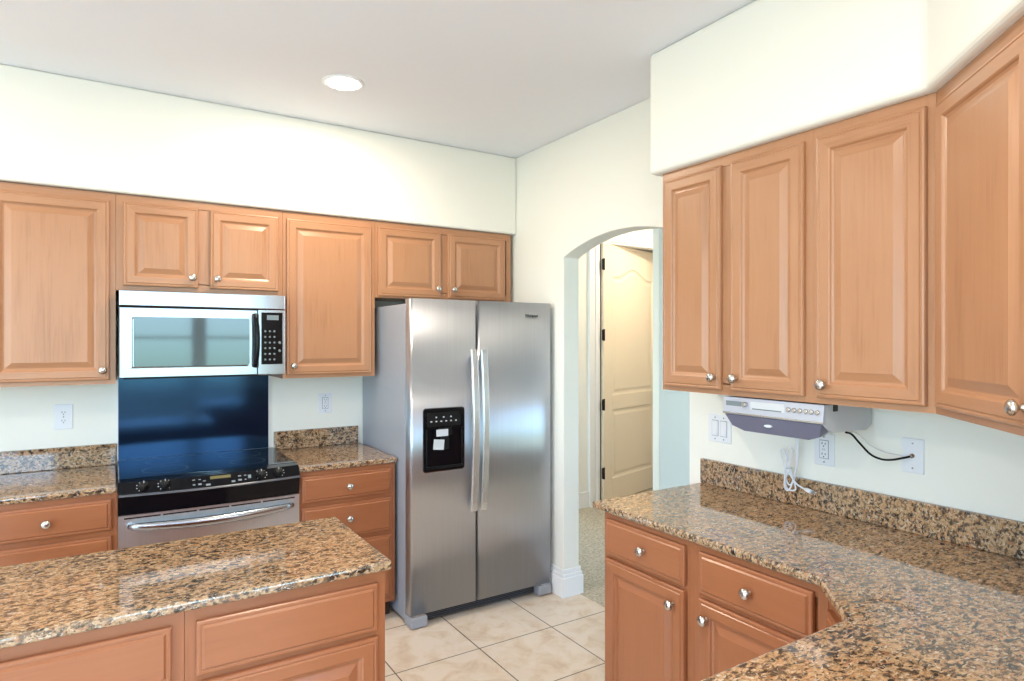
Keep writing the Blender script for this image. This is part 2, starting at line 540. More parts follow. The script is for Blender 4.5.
# crown moulding of the room past the door
struct('trim_4', MB().prism([(6.9, CEIL), (6.9, CEIL - .14), (6.87, CEIL - .13), (6.84, CEIL - .07), (6.79, CEIL - .02), (6.78, CEIL)], XW + .2, 6.6, 'yz')
       .prism([(HY - .001, CEIL), (HY - .001, CEIL - .1), (HY - .02, CEIL - .09), (HY - .07, CEIL)], XW + .13, 6.6, 'yz'), 'trim')

# hall door, slightly ajar
def arch_panel(mb, x0, x1, z0, z1, rise_, n=16):
    """raised panel with a cathedral top, front at y=-.0"""
    def outline(ins):
        pts = [(x0 + ins, z0 + ins), (x1 - ins, z0 + ins)]
        w_ = (x1 - x0) / 2 - ins; xc = (x0 + x1) / 2
        for k in range(n + 1):
            u = 1 - 2 * k / n
            zz = z1 - ins - rise_ * (1 - (0.5 + 0.5 * math.cos(PI * min(1, abs(u) * 1.25)))) 
            pts.append((xc + u * w_, zz))
        return pts
    prof = [(0, -.0352), (.010, -.0290), (.024, -.0265), (.032, -.0270), (.055, -.0335)]
    R = [[mb.b.verts.new((a, y, c)) for a, c in outline(i)] for i, y in prof]
    for k in range(len(R) - 1):
        m_ = len(R[k])
        for i in range(m_):
            j = (i + 1) % m_
            mb.b.faces.new((R[k][i], R[k][j], R[k + 1][j], R[k + 1][i]))
    mb.b.faces.new(R[-1])


ang = math.radians(16)
dr = thing('hall_door', 'cream panelled door standing ajar beyond the arched opening', 'door', (3.90, HY + 0.005, 0.012), ang)
dr['kind'] = 'structure'; dr.name = 'door_1'
mb = MB()
DW, DH = 1.08, 2.465
mb.box(0, DW, -0.026, 0.01, 0, DH)
# stiles and rails stand proud, recessed panels between
mb.box(0, .155, -.036, -.026, 0, DH); mb.box(DW - .155, DW, -.036, -.026, 0, DH)
mb.box(.155, DW - .155, -.036, -.026, 0, .22); mb.box(.155, DW - .155, -.036, -.026, .88, 1.02)
P0 = MB()
# top rail with arched lower edge
xs = [.155 + (DW - .31) * k / 16 for k in range(17)]
def topz(x, ins=0):
    u = abs((x - DW / 2) / (DW / 2 - .155))
    return 2.16 + .09 * (0.5 + 0.5 * math.cos(PI * min(1, u * 1.25)))
mb.prism([(x, topz(x)) for x in xs] + [(DW - .155, DH), (.155, DH)], -.036, -.026, 'xz')
arch_panel(mb, .155, DW - .155, 1.02, 2.25, .09)
mb.rings(DW - .31, .66, [(0, -.027), (0, -.0352), (.010, -.0290), (.024, -.0265), (.032, -.0270), (.055, -.0335)], x0=.155, z0=.22)
mb.build('leaf', ['door', 'door'], dr, bevel=0.002)
for hz in (.295, 0.94, 1.595, 2.26):
    MB().box(-.028, .0, -.048, -.036, hz - .05, hz + .05).tube([(-.012, -.05, hz - .055), (-.012, -.05, hz + .055)], .009).build('hinge', 'hinge', dr, label='dark bronze hinge')
MB().lathe([(.028, 0), (.028, -.006), (.012, -.012), (.012, -.035), (.026, -.045), (.028, -.06), (.018, -.072), (.004, -.075)], (DW - .07, -.036, .93)).build('door_knob', 'hinge', dr)
struct('gap_shade', MB().box(3.8952, 3.8995, HY - .004, HY + .06, 0.01, 2.47), 'gap')  # dark strip colours in the shade of the gap beside the hinges

# baseboards: round the arch jamb and behind
def base_prof(o0, h=.165):
    return [(0, 0), (.020, 0), (.020, h - .05), (.016, h - .04), (.016, h - .028), (.010, h - .012), (.006, h), (0, h)]
mb = MB()
for (t, h0, h1) in ((.020, 0, .118), (.015, .118, .14), (.009, .14, .168)):
    mb.prism([(XW - t, 3.93), (XW - t, yb - t), (XW + .12 + t, yb - t), (XW + .12 + t, 3.93), (XW + .12 + .0005, 3.93), (XW + .1205, yb - .0005), (XW - .0005, yb - .0005), (XW - .0005, 3.93)][::1], h0, h1)
struct('baseboard_1', mb, 'trim', bevel=0.004)
struct('baseboard_2', MB().box(XW + .12, 3.74, HY - .016, HY, .004, .15), 'trim', bevel=0.003)
struct('baseboard_3', MB().box(HX - .01, 6.5, 3.53, 3.545, .004, .15), 'trim', bevel=0.003)
struct('baseboard_4', MB().box(XL, -0.75, YB, YB + .015, 0, .14).box(-.7, XR, YB, YB + .015, 0, .14), 'trim', bevel=0.003)

# windows behind the camera and on the left
def window(idx, along, a0_, a1_, z0, z1, plane, door=False):
    mb = MB()
    f = 0.05
    def bx(a, b_, c, d, y0=-.10, y1=-.03):
        if along == 'x': mb.box(a, b_, plane + y0, plane + y1, c, d)
        else: mb.box(plane + y0, plane + y1, a, b_, c, d)
    bx(a0_, a0_ + f, z0, z1); bx(a1_ - f, a1_, z0, z1); bx(a0_, a1_, z0, z0 + f); bx(a0_, a1_, z1 - f, z1)
    if door: bx((a0_ + a1_) / 2 - .045, (a0_ + a1_) / 2 + .045, z0, z1)
    else: bx(a0_, a1_, (z0 + z1) / 2 - .02, (z0 + z1) / 2 + .02)
    o = struct('window_%d' % idx, mb, 'trim', bevel=.004)
    return o
k = 0
for x0, x1, z0, z1 in W_BACK:
    k += 1; window(k, 'x', x0, x1, z0, z1, YB, z0 < .1)
for y0, y1, z0, z1 in W_LEFT:
    k += 1; window(k, 'y', y0, y1, z0, z1, XL, z0 < .1)

# ---------------------------------------------------------------- cabinetry
DOORP = [(0, 0), (0, -.014), (.0025, -.0175), (.008, -.0185), (.0105, -.0168), (.013, -.0165), (.016, -.020), (.046, -.020), (.050, -.0175), (.053, -.013), (.060, -.0100), (.064, -.0105), (.086, -.0190), (.088, -.020)]
DRAWP = [(0, 0), (0, -.013), (.003, -.0155), (.009, -.016), (.0105, -.0150), (.013, -.0150), (.018, -.020)]


def knob(parent, x, z, y=-.02):
    MB().lathe([(.009, 0), (.010, -.003), (.006, -.007), (.006, -.014), (.014, -.018), (.0180, -.022), (.0178, -.028), (.0135, -.0325), (.006, -.035), (.001, -.0355)], (0, y, 0)).build('knob', 'nickel', parent, loc=(x, 0, z), label='round brushed nickel knob')


def front(parent, kind, x, z, w_, h_, kx=None, kz=None, wm=('wv', 'wh')):
    prof = DOORP if kind == 'door' else DRAWP
    mats = list(wm) if kind == 'door' else [wm[1], wm[1]]
    o = MB().rings(w_, h_, prof).build('door' if kind == 'door' else 'drawer', mats, parent, loc=(x, 0, z), bevel=0)
    if kx is not None:
        knob(o, kx, kz)
    return o


def cabinet(name, label, cat, loc, rz, W, D, H, fronts, base=False, rails=(), stiles=(), group=None, toe=0.10, st=.035, bodyx=None, open_top=False):
    """local x: left to right as one faces it; front face at y=0 (frame), +y to the wall; loc = front left bottom corner"""
    t = thing(name, label, cat, loc, rz, group)
    z0 = toe if base else 0
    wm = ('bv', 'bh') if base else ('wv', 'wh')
    bx0, bx1 = bodyx or (0, W)
    b = MB()
    th = .018
    b.box(bx0, bx0 + th, .02, D, z0, H); b.box(bx1 - th, bx1, .02, D, z0, H)
    b.box(bx0 + th, bx1 - th, .02, D, z0, z0 + th); b.box(bx0 + th, bx1 - th, .02, D, H - th, H); b.box(bx0 + th, bx1 - th, D - .008, D, z0 + th, H - th)
    b.build('body', wm[0], t)
    f = MB()
    f.box(0, st, 0, .02, z0, H, 0); f.box(W - st, W, 0, .02, z0, H, 0)
    f.box(st, W - st, 0, .02, H - .04, H, 1); f.box(st, W - st, 0, .02, z0, z0 + .045, 1)
    for r in rails: f.box(st, W - st, 0, .02, r - .02, r + .02, 1)
    for s_, a, b_ in stiles: f.box(s_ - .028, s_ + .028, 0, .0199, a, b_, 0)
    f.box(st, W - st, .012, .0195, z0 + .04, H - .04, 0)
    f.build('face_frame', list(wm), t)
    if base:
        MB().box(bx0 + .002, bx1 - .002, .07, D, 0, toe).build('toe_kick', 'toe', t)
    for fr in fronts:
        front(t, *(tuple(fr) + (None,) * (7 - len(fr))), wm=wm)
    return t


# --- wall cabinets on the range wall (front frame y=3.62, frame bottom z 1.345, top 2.27)
UY, UD, UZ0, UH = 3.62, YW - 3.62 - .002, 1.345, 0.922
UG = 'maple wall cabinets above the range side'
cabinet('wall_cabinet', 'tall maple wall cabinet with one door left of the microwave', 'cabinet', (-0.50, UY, UZ0), 0, 0.513, UD, UH,
        [('door', .028, .02, .46, .863, .432, .048)], group=UG)
cabinet('wall_cabinet', 'short maple wall cabinet with two doors directly above the microwave', 'cabinet', (0.0145, UY, 1.80), 0, 0.7775, UD, .467,
        [('door', .030, .024, .328, .406, .300, .050), ('door', .414, .024, .340, .406, .032, .050)], stiles=[(.386, .04, .43)], group=UG)
cabinet('wall_cabinet', 'tall maple wall cabinet with one door between microwave and fridge', 'cabinet', (0.7935, UY, UZ0), 0, 0.5265, UD, UH,
        [('door', .018, .02, .484, .863, .034, .050)], group=UG)
cabinet('wall_cabinet', 'short maple wall cabinet with two doors directly above the fridge', 'cabinet', (1.3215, UY, 1.812), 0, 0.955, UD, .455,
        [('door', .016, .010, .412, .412, .385, .055), ('door', .478, .010, .425, .412, .032, .055)], stiles=[(.453, .04, .41)], group=UG)
cabinet('wall_cabinet', 'leftmost maple wall cabinet at the edge of the photo', 'cabinet', (-1.262, UY, UZ0), 0, 0.76, UD, UH,
        [('door', .02, .02, .35, .863, .32, .048), ('door', .39, .02, .35, .863, .03, .048)], stiles=[(.38, .04, .88)], group=UG)
# --- base cabinets on the range wall (frame y=3.36)
BY, BD = 3.345, YW - 3.345 - .002
BZ = .873
BG = 'maple drawer base cabinets beside the range'
def drawers3(x0, W_):
    return [('drawer', x0, .712, W_, .135, W_ / 2, .066), ('drawer', x0, .505, W_, .180, W_ / 2, .100), ('drawer', x0, .135, W_, .345, W_ / 2, .26)]
cabinet('base_cabinet', 'maple base cabinet with drawers left of the range', 'cabinet', (-0.50, BY, 0), 0, 0.52, BD, BZ,
        drawers3(.028, .468), base=True, rails=(.697, .49), group=BG)
cabinet('base_cabinet', 'maple base cabinet with drawers between the range and fridge', 'cabinet', (0.812, BY, 0), 0, 0.525, BD, BZ,
        drawers3(.014, .488), base=True, rails=(.697, .49), group=BG, st=.02)
cabinet('base_cabinet', 'leftmost maple base cabinet at the left edge of the photo', 'cabinet', (-1.262, BY, 0), 0, 0.76, BD, BZ,
        drawers3(.02, .72), base=True, rails=(.697, .49), group=BG)

# --- wall cabinets on the right wall (frame x=1.995 facing -x)
RX = 1.995; RD = XW - RX - .002; RG = 'maple wall cabinets over the right counter'
cabinet('wall_cabinet', 'maple wall cabinet with two narrow doors nearest the arch', 'cabinet', (RX, 1.945, UZ0), -PI / 2, .690, RD, UH,
        [('door', .018, .020, .298, .866, .272, .048), ('door', .362, .020, .300, .866, .028, .048)], stiles=[(.339, .04, .88)], group=RG)
cabinet('wall_cabinet', 'maple wall cabinet with one wide door above the under-cabinet radio', 'cabinet', (RX, 1.2545, UZ0), -PI / 2, .374, RD, UH,
        [('door', .016, .020, .336, .866, .032, .045)], group=RG, st=.03)
# diagonal corner cabinet
t = thing('corner_wall_cabinet', 'diagonal maple corner wall cabinet at the right edge of photo', 'cabinet', (2.0075, 0.8655, UZ0), 0, RG)
a_ = math.radians(-135)
FW = .525
fx, fy = math.cos(a_) * FW, math.sin(a_) * FW
MB().prism([(0.0, 0), (XW - .002 - 2.0075, 0), (XW - .002 - 2.0075, .202 - .8655), (fx, .202 - .8655), (fx, fy)], 0, UH).build('body', 'wv', t)
ff = bpy.data.objects.new('holder', None)
f = MB()
f.box(0, .02, -.019, 0, 0, UH, 0); f.box(FW - .02, FW, -.019, 0, 0, UH, 0); f.box(.02, FW - .02, -.019, 0, UH - .05, UH, 1); f.box(.02, FW - .02, -.019, 0, 0, .045, 1)
o = f.build('face_frame', ['wv', 'wh'], t); o.rotation_euler = (0, 0, a_)
o = MB().rings(.474, .855, DOORP).build('door', ['wv', 'wh'], t)
o.location = Matrix.Rotation(a_, 3, 'Z') @ Vector((.030, -.019, .022)); o.rotation_euler = (0, 0, a_)
knob(o, .450, .045)
bpy.data.objects.remove(ff)

# --- base cabinets right (frame x=1.675)
BX = 1.675; BDr = XW - BX - .002; RBG = 'maple base cabinets under the right counter'
cabinet('base_cabinet', 'maple base cabinet at the arch end of the right counter', 'cabinet', (BX, 1.950, 0), -PI / 2, .462, BDr, BZ,
        [('drawer', .018, .708, .412, .140, .222, .072), ('door', .018, .125, .412, .567, .366, .510)], base=True, rails=(.70,), group=RBG, st=.03)
cabinet('base_cabinet', 'maple base cabinet under right counter beside the clipped corner', 'cabinet', (BX, 1.4875, 0), -PI / 2, .477, BDr, BZ,
        [('drawer', .032, .708, .406, .140, .203, .072), ('door', .032, .125, .406, .567, .038, .510)], base=True, rails=(.70,), group=RBG, st=.03)
t = thing('corner_base_cabinet', 'narrow diagonal maple cabinet under the clipped granite corner', 'cabinet', (1.6755, 1.0095, 0), 0, RBG)
FW2 = .262
c2, s2_ = math.cos(a_) * FW2, math.sin(a_) * FW2
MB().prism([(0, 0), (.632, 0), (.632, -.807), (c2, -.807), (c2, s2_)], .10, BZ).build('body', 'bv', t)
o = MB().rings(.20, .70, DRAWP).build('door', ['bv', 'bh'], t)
o.location = Matrix.Rotation(a_, 3, 'Z') @ Vector((.036, 0, .125)); o.rotation_euler = (0, 0, a_)
MB().prism([(.04, -.04), (.632, -.04), (.632, -.807), (c2 + .04, -.807), (c2 + .0, s2_ - .06)], 0, .10).build('toe_kick', 'toe', t)
cabinet('base_cabinet', 'maple base cabinet under the near leg of the right counter', 'cabinet', (1.489, .823, 0), PI, .70, .62, BZ,
        [('drawer', .018, .708, .32, .140, .16, .072), ('drawer', .36, .708, .32, .140, .16, .072), ('door', .018, .125, .32, .567, .28, .51), ('door', .36, .125, .32, .567, .04, .51)], base=True, rails=(.70,), group=RBG)

# --- island
IY = 1.803; IG = 'maple cabinets of the kitchen island'
cabinet('island_cabinet', 'maple island cabinet nearest the fridge, with false drawer front', 'cabinet', (.155, IY, 0), 0, .535, .50, BZ,
        [('drawer', .026, .699, .482, .139), ('door', .026, .125, .482, .556, .04, .49)], base=True, rails=(.695,), group=IG, st=.03)
cabinet('island_cabinet', 'maple island cabinet at the left edge of the photo', 'cabinet', (-.56, IY, 0), 0, .714, .50, BZ,
        [('drawer', .03, .699, .655, .139), ('door', .03, .125, .32, .562, .29, .49), ('door', .365, .125, .32, .562, .03, .49)], base=True, rails=(.695,), group=IG, st=.03)

# ---------------------------------------------------------------- granite worktops
def slab(name, label, poly_, z0=.874, z1=.902, splash=(), cat='worktop'):
    t = thing(name, label, cat, (poly_[0][0], poly_[0][1], z0))
    ox, oy = poly_[0]
    MB().prism([(x - ox, y - oy) for x, y in poly_], 0, z1 - z0).build('slab', 'granite', t, bevel=.009, seg=4, angle=60)
    for (x0, x1, y0, y1) in splash:
        MB().box(x0 - ox, x1 - ox, y0 - oy, y1 - oy, z1 - z0 + .0005, z1 - z0 + .11).build('backsplash', 'granite', t, bevel=.003)
    return t


slab('granite_worktop', 'brown granite worktop left of the range with low backsplash', [(-1.28, 3.325), (.0175, 3.325), (.0175, YW - .001), (-1.28, YW - .001)], splash=[(-1.28, .0175, YW - .022, YW - .001)])
slab('granite_worktop', 'brown granite worktop between range and fridge with low backsplash', [(.8125, 3.325), (1.345, 3.325), (1.345, YW - .001), (.8125, YW - .001)], splash=[(.8125, 1.325, YW - .022, YW - .001)])
slab('granite_worktop', 'large granite worktop turning the corner along the right wall', [(1.648, 2.0), (1.648, 1.025), (1.463, .838), (.75, .838), (.75, .201), (XW - .001, .201), (XW - .001, 2.0)], splash=[(XW - .022, XW - .001, .222, 1.998), (1.25, XW - .001, .201, .2215)])
slab('granite_worktop', 'speckled granite island worktop in the left foreground', [(-.62, 1.775), (.703, 1.775), (.703, 2.34), (-.62, 2.34)])

# ---------------------------------------------------------------- microwave
mw = thing('microwave', 'stainless over-the-range microwave below the short wall cabinet', 'microwave', (.026, 3.54, 1.370))
W_ = .762; H_ = .427
MB().box(0, W_, .035, .405, .006, H_).build('body', 'mblack', mw, bevel=.002)
MB().box(0, W_, 0, .034, .352, H_).build('vent_strip', 'steel', mw, bevel=.004, uv=True)
d = MB().rings(.622, .342, [(0, .034), (0, .004), (.004, 0), (.046, 0), (.052, -.001), (.056, .003)], z0=.004, x0=0).build('door', ['steel', 'steel'], mw, uv=True)
g = MB()
g.prism([(.066, .058), (.576, .058), (.582, .064), (.582, .294), (.576, .300), (.066, .300), (.060, .294), (.060, .064)], -.0035, .004, 'xz')
g.build('window', 'glass', d, label='dark reflective glass window')
h = MB()
hp = [(.607 + .006 * math.sin(PI * k / 14), -.010 - .034 * math.sin(PI * k / 14) ** .6, .052 + .266 * k / 14) for k in range(15)]
h.tube(hp, .013, seg=12, flat=1.3); h.build('handle', 'black', d, label='black curved door handle')
p = MB().box(.625, W_, 0, .034, .004, .348).build('control_panel', 'steel', mw, bevel=.003, uv=True)
MB().box(.641, .749, -.003, .001, .058, .334).build('keypad', 'black', p, bevel=.004)
MB().box(.668, .728, -.0045, -.002, .294, .320).build('display', 'lcd', p)
b = MB()
for r in range(6):
    for c in range(3):
        cx_, cz_ = .660 + c * .023, .084 + r * .030
        b.lathe([(.0056, -.0028), (.0056, -.0042), (.004, -.0046)], (cx_, 0, cz_), seg=10)
b.lathe([(.007, -.0028), (.007, -.0045), (.005, -.005)], (.733, 0, .130), seg=12)
b.lathe([(.007, -.0028), (.007, -.0045), (.005, -.005)], (.733, 0, .174), seg=12)
b.build('buttons', 'lcd', p)
MB().box(.02, .70, .04, .36, -.004, .006).build('grease_filter', 'mblack', mw)

# ---------------------------------------------------------------- splash panel behind the range
t = thing('splash_panel', 'glossy black panel on the wall between range and microwave', 'wall panel', (.020, YW - .009, .9205))
MB().box(.006, .762, 0, .008, 0, .452).build('panel', 'bpanel', t)
for ex in (0, .762):
    MB().box(ex, ex + .006, -.001, .008, 0, .452).build('edge_strip', 'plate', t)

# ---------------------------------------------------------------- range
rg = thing('range', 'slide-in electric range with black glass top and steel oven door', 'range', (.022, 3.36, 0))
RW = .7885
MB().box(.004, RW - .004, 0, .56, .10, .885).box(.03, RW - .03, .04, .5, .0, .1).build('body', 'mblack', rg)
MB().box(0, RW, .035, .585, .9035, .9195).build('cooktop', 'cook', rg, bevel=.004)
# burner rings printed on the glass
for cx_, cy_, r_ in ((.20, .20, .10), (.20, .43, .075), (.58, .20, .085), (.58, .43, .105)):
    b = MB(); n = 40
    ri = [b.b.verts.new((cx_ + (r_ - .0015) * math.cos(2 * PI * i / n), cy_ + (r_ - .0015) * math.sin(2 * PI * i / n), .9198)) for i in range(n)]
    ro = [b.b.verts.new((cx_ + r_ * math.cos(2 * PI * i / n), cy_ + r_ * math.sin(2 * PI * i / n), .9198)) for i in range(n)]
    for i in range(n):
        b.b.faces.new((ri[i], ri[(i + 1) % n], ro[(i + 1) % n], ro[i]))
    b.build('burner_ring', 'lcd', rg)
# control fascia: sloped, bowed towards the room
def bow(x, d):
    u = (x / RW) * 2 - 1
    return -d * (1 - u * u)
NB = 18
def bowed(prof, d, name, m, z_at=None, uvm=False, parent=None, bevel=0):
    mb_ = MB(); rows = []
    for i in range(NB + 1):
        x = RW * i / NB
        rows.append([mb_.b.verts.new((x, y + (bow(x, d) if fl else 0), z)) for y, z, fl in prof])
    for i in range(NB):
        for j in range(len(prof)):
            j2 = (j + 1) % len(prof)
            f_ = mb_.b.faces.new((rows[i][j], rows[i][j2], rows[i + 1][j2], rows[i + 1][j]))
    mb_.b.faces.new(rows[0][::-1]); mb_.b.faces.new(rows[-1])
    return mb_.build(name, m, parent or rg, uv=uvm, bevel=bevel)
fascia = bowed([(.045, .9185, 0), (-.012, .914, 1), (-.050, .866, 1), (-.052, .858, 1), (.02, .858, 0)], .035, 'control_fascia', 'black')
bowed([(-.050, .866, 1), (-.054, .862, 1), (-.056, .857, 1), (-.045, .856, 1)], .035, 'fascia_rim', 'rimgrey', parent=fascia)
bowed([(.02, .8575, 0), (-.046, .8575, 1), (-.030, .772, 1), (.02, .772, 0)], .030, 'lower_fascia', 'black')
# knobs on the slope
sl = math.atan2(.048, .038)
nrm = Vector((0, -math.sin(sl), math.cos(sl)))
def on_fascia(x, s, lift=0.0):
    """s = 0 top .. 1 bottom of the slope"""
    y = -.012 - .038 * s + bow(x, .035); z = .914 - .048 * s
    return Vector((x, y, z)) + nrm * lift
def fas_m(x, s, lift=0):
    v = on_fascia(x, s, lift)
    zx = nrm; xx = Vector((1, 0, 0)); yy = zx.cross(xx)
    return Matrix(((xx.x, yy.x, zx.x, v.x), (xx.y, yy.y, zx.y, v.y), (xx.z, yy.z, zx.z, v.z), (0, 0, 0, 1)))
for kx in (.098, .182, .598, .682):
    kb = MB().lathe([(.021, 0), (.021, .004), (.018, .008), (.016, .022), (.013, .024)], (0, 0, 0), 'z').box(-.0035, .0035, -.016, .016, .022, .028)
    o = kb.build('knob', 'mblack', rg, bevel=.001); o.matrix_local = fas_m(kx, .45)
    MB().box(-.001, .001, .004, .015, .028, .0285).build('pointer', 'white', o)
for kx in (.098, .182, .598, .682):
    b = MB()
    for k_ in range(9):
        aa = math.radians(-140 + k_ * 35)
        b.box(-.0022, .0022, -.0012, .0012, .0004, .0012, 0, fas_m(kx, .45) @ Matrix.Translation((.0285 * math.sin(aa), .0245 * math.cos(aa), 0)))
    b.build('dial_markings', 'white', fascia)
for x_, s_, w2, h2 in ((.30, .3, .008, .003), (.30, .7, .008, .004), (.325, .3, .008, .003), (.325, .7, .010, .005), (.345, .45, .008, .003), (.50, .35, .010, .004), (.50, .7, .012, .006), (.525, .35, .008, .003), (.525, .7, .006, .003), (.47, .75, .012, .006), (.36, .8, .014, .006), (.545, .5, .010, .012)):
    MB().box(-w2 * .7, w2 * .7, -h2 * .8, h2 * .8, .0004, .0012, 0, fas_m(x_, s_)).build('touch_key', 'lcd', fascia)
MB().box(-.045, .045, -.0075, .0075, .0003, .0014, 0, fas_m(.415, .25)).build('display', 'lcdg', fascia, label='lit yellow-green oven display')
# oven door
dd = bowed([(.0, .768, 0), (-.034, .768, 1), (-.034, .20, 1), (0, .20, 0)], .012, 'oven_door', 'osteel', uvm=True)
b = MB()
for x0_, x1_ in ((.022, .165), (.175, .315), (.325, .455), (.465, .60), (.61, .765)):
    n = 6
    for i in range(n):
        xa_ = x0_ + (x1_ - x0_) * i / n; xb_ = x0_ + (x1_ - x0_) * (i + 1) / n
        y_ = -.034 + bow((xa_ + xb_) / 2, .012)
        b.box(xa_, xb_, y_ - .0012, y_ + .004, .751, .757)
b.build('vent_slots', 'gap', dd)
hp = [(.038 + .714 * k / 24, -.055 - .030 * math.sin(PI * k / 24) ** .5 + bow(.038 + .714 * k / 24, .012), .722 - .012 * math.sin(PI * k / 24)) for k in range(25)]
h = MB().tube(hp, [.010 + .008 * math.sin(PI * k / 24) ** .5 for k in range(25)], seg=12, flat=1.3, up=(0, 0, 1))
h.tube([(.045, -.03, .722), (.045, -.06, .722)], .010).tube([(.745, -.03, .722), (.745, -.06, .722)], .010)
h.build('handle', 'steel', dd, uv=True)
MB().box(.12, .67, -.0485, -.03, .33, .62).build('oven_window', 'glass', dd, bevel=.004)
MB().box(.01, RW - .01, -.03, 0, .03, .19).build('storage_drawer', 'steel', rg, bevel=.004, uv=True)

# ---------------------------------------------------------------- refrigerator
fr = thing('refrigerator', 'stainless side-by-side refrigerator with ice and water dispenser', 'refrigerator', (1.352, 3.155, 0))
MB().box(.004, .925, .085, .785, .022, 1.757).build('body', 'fside', fr, bevel=.004, label='grey painted cabinet sides')
MB().box(.008, .921, .072, .086, .09, 1.745).build('door_gasket', 'mblack', fr)
def fdoor(name_, x0_, x1_):
    n = 14; mb_ = MB(); pts = [(x1_, .072), (x0_, .072)]
    for i in range(n + 1):
        u = i / n; x = x0_ + (x1_ - x0_) * u
        e_ = min(u, 1 - u) * (x1_ - x0_)
        r_ = .014
        y = .0 if e_ >= r_ else r_ - math.sqrt(max(0, r_ * r_ - (r_ - e_) ** 2))
        pts.append((x, y))
    # finer points in the rounded edges
    pts = [(x1_, .072), (x0_, .072)]
    for k_ in range(7):
        a = PI / 2 * k_ / 6; pts.append((x0_ + .014 - .014 * math.cos(a), .014 - .014 * math.sin(a)))
    for k_ in range(7):
        a = PI / 2 * (1 - k_ / 6); pts.append((x1_ - .014 + .014 * math.cos(a), .014 - .014 * math.sin(a)))
    mb_.prism(pts, .072, 1.782)
    for f_ in mb_.b.faces:
        f_.smooth = len(f_.verts) == 4
    return mb_.build(name_, 'fridge', fr, uv=True)
fl = fdoor('door', 0, .404); frr = fdoor('door', .412, .928)
# handles: long flat bowed bars
for par, hx in ((fl, .372), (frr, .436)):
    n = 20
    path = []
    for k_ in range(n + 1):
        u = k_ / n
        path.append((hx, -.028 - .030 * math.sin(PI * u) ** .8, .592 + .912 * u))
    mb_ = MB()
    rows = []
    for (x, y, z) in path:
        rows.append([mb_.b.verts.new(q) for q in ((x - .023, y + .006, z), (x - .017, y - .006, z), (x + .017, y - .006, z), (x + .023, y + .006, z), (x + .018, y + .014, z), (x - .018, y + .014, z))])
    for i in range(n):
        for j in range(6):
            f_ = mb_.b.faces.new((rows[i][j], rows[i][(j + 1) % 6], rows[i + 1][(j + 1) % 6], rows[i + 1][j]))
    mb_.b.faces.new(rows[0][::-1]); mb_.b.faces.new(rows[-1])
    mb_.box(hx - .014, hx + .014, -.03, .002, .60, .635).box(hx - .014, hx + .014, -.03, .002, 1.462, 1.496)
    mb_.build('handle', 'hsteel', par, bevel=.002, uv=True)
# dispenser
dx0, dx1, dz0, dz1 = .073, .322, .838, 1.182
mb_ = MB()
def rrect(x0_, x1_, z0_, z1_, r_, n=5):
    pts = []
    for (cx_, cz_, a0__) in ((x1_ - r_, z0_ + r_, -PI / 2), (x1_ - r_, z1_ - r_, 0), (x0_ + r_, z1_ - r_, PI / 2), (x0_ + r_, z0_ + r_, PI)):
        for k_ in range(n + 1):
            a = a0__ + PI / 2 * k_ / n
            pts.append((cx_ + r_ * math.cos(a), cz_ + r_ * math.sin(a)))
    return pts
MB().prism(rrect(dx0 - .004, dx1 + .004, dz0 - .004, dz1 + .004, .018), -.002, .01, 'xz').build('dispenser_bezel', 'steel', fl, uv=True)
dp = MB()
dp.prism(rrect(dx0, dx1, dz0, dz1, .015), -.0045, -.0015, 'xz')
dpo = dp.build('dispenser', 'black', fl, label='black ice and water dispenser panel')
MB().box(dx0 + .02, dx1 - .02, -.0065, -.004, 1.082, 1.160).box(dx0 + .012, dx0 + .02, -.010, -.004, .86, 1.07).box(dx1 - .02, dx1 - .012, -.010, -.004, .86, 1.07).box(dx0 + .012, dx1 - .012, -.018, -.004, .853, .866).build('dispenser_frame', 'mblack', dpo, bevel=.002)
MB().box(dx0 + .085, dx0 + .165, -.020, -.004, 1.035, 1.075).box(dx0 + .10, dx0 + .15, -.016, -.004, .955, 1.035).build('paddle', 'mblack', dpo, bevel=.003)
for i in range(6):
    MB().box(dx0 + .040 + i * .030, dx0 + .050 + i * .030, -.0072, -.0062, 1.108, 1.114).build('indicator', 'white', dpo)
for i in range(3):
    MB().box(dx0 + .070 + i * .045, dx0 + .079 + i * .045, -.0072, -.0062, 1.130, 1.137).build('indicator', 'white', dpo)
st1 = MB().box(dx0 + .068, dx0 + .140, -.0215, -.0203, 1.030, 1.068)
st1.build('sticker', 'sticker', dpo, label='pale paper sticker')
o = MB().box(-.032, .032, -.001, 0, -.028, .028).build('sticker', 'sticker', dpo, loc=(dx0 + .085, -.0165, .985), label='pale paper sticker'); o.rotation_euler = (0, .1, 0)
# feet covers and base grille
MB().box(.0, .095, -.01, .09, .006, .062).build('hinge_cover', 'fside', fr, bevel=.006)
MB().box(.83, .925, -.01, .09, .006, .062).build('hinge_cover', 'fside', fr, bevel=.006)
MB().box(.012, .085, .0, .07, .062, .0715).build('lower_hinge', 'steel', fr, uv=True)
MB().box(.845, .915, .0, .07, .062, .0715).build('lower_hinge', 'steel', fr, uv=True)
MB().box(.095, .83, .045, .09, .015, .066).build('base_grille', 'mblack', fr, bevel=.004)
b = MB()
for i in range(4):
    b.box(.10, .825, .040, .046, .020 + i * .011, .025 + i * .011)
b.build('grille_slats', 'rimgrey', fr)
MB().box(.02, .10, .03, .12, 1.757, 1.775).build('hinge_cap', 'fside', fr, bevel=.003)
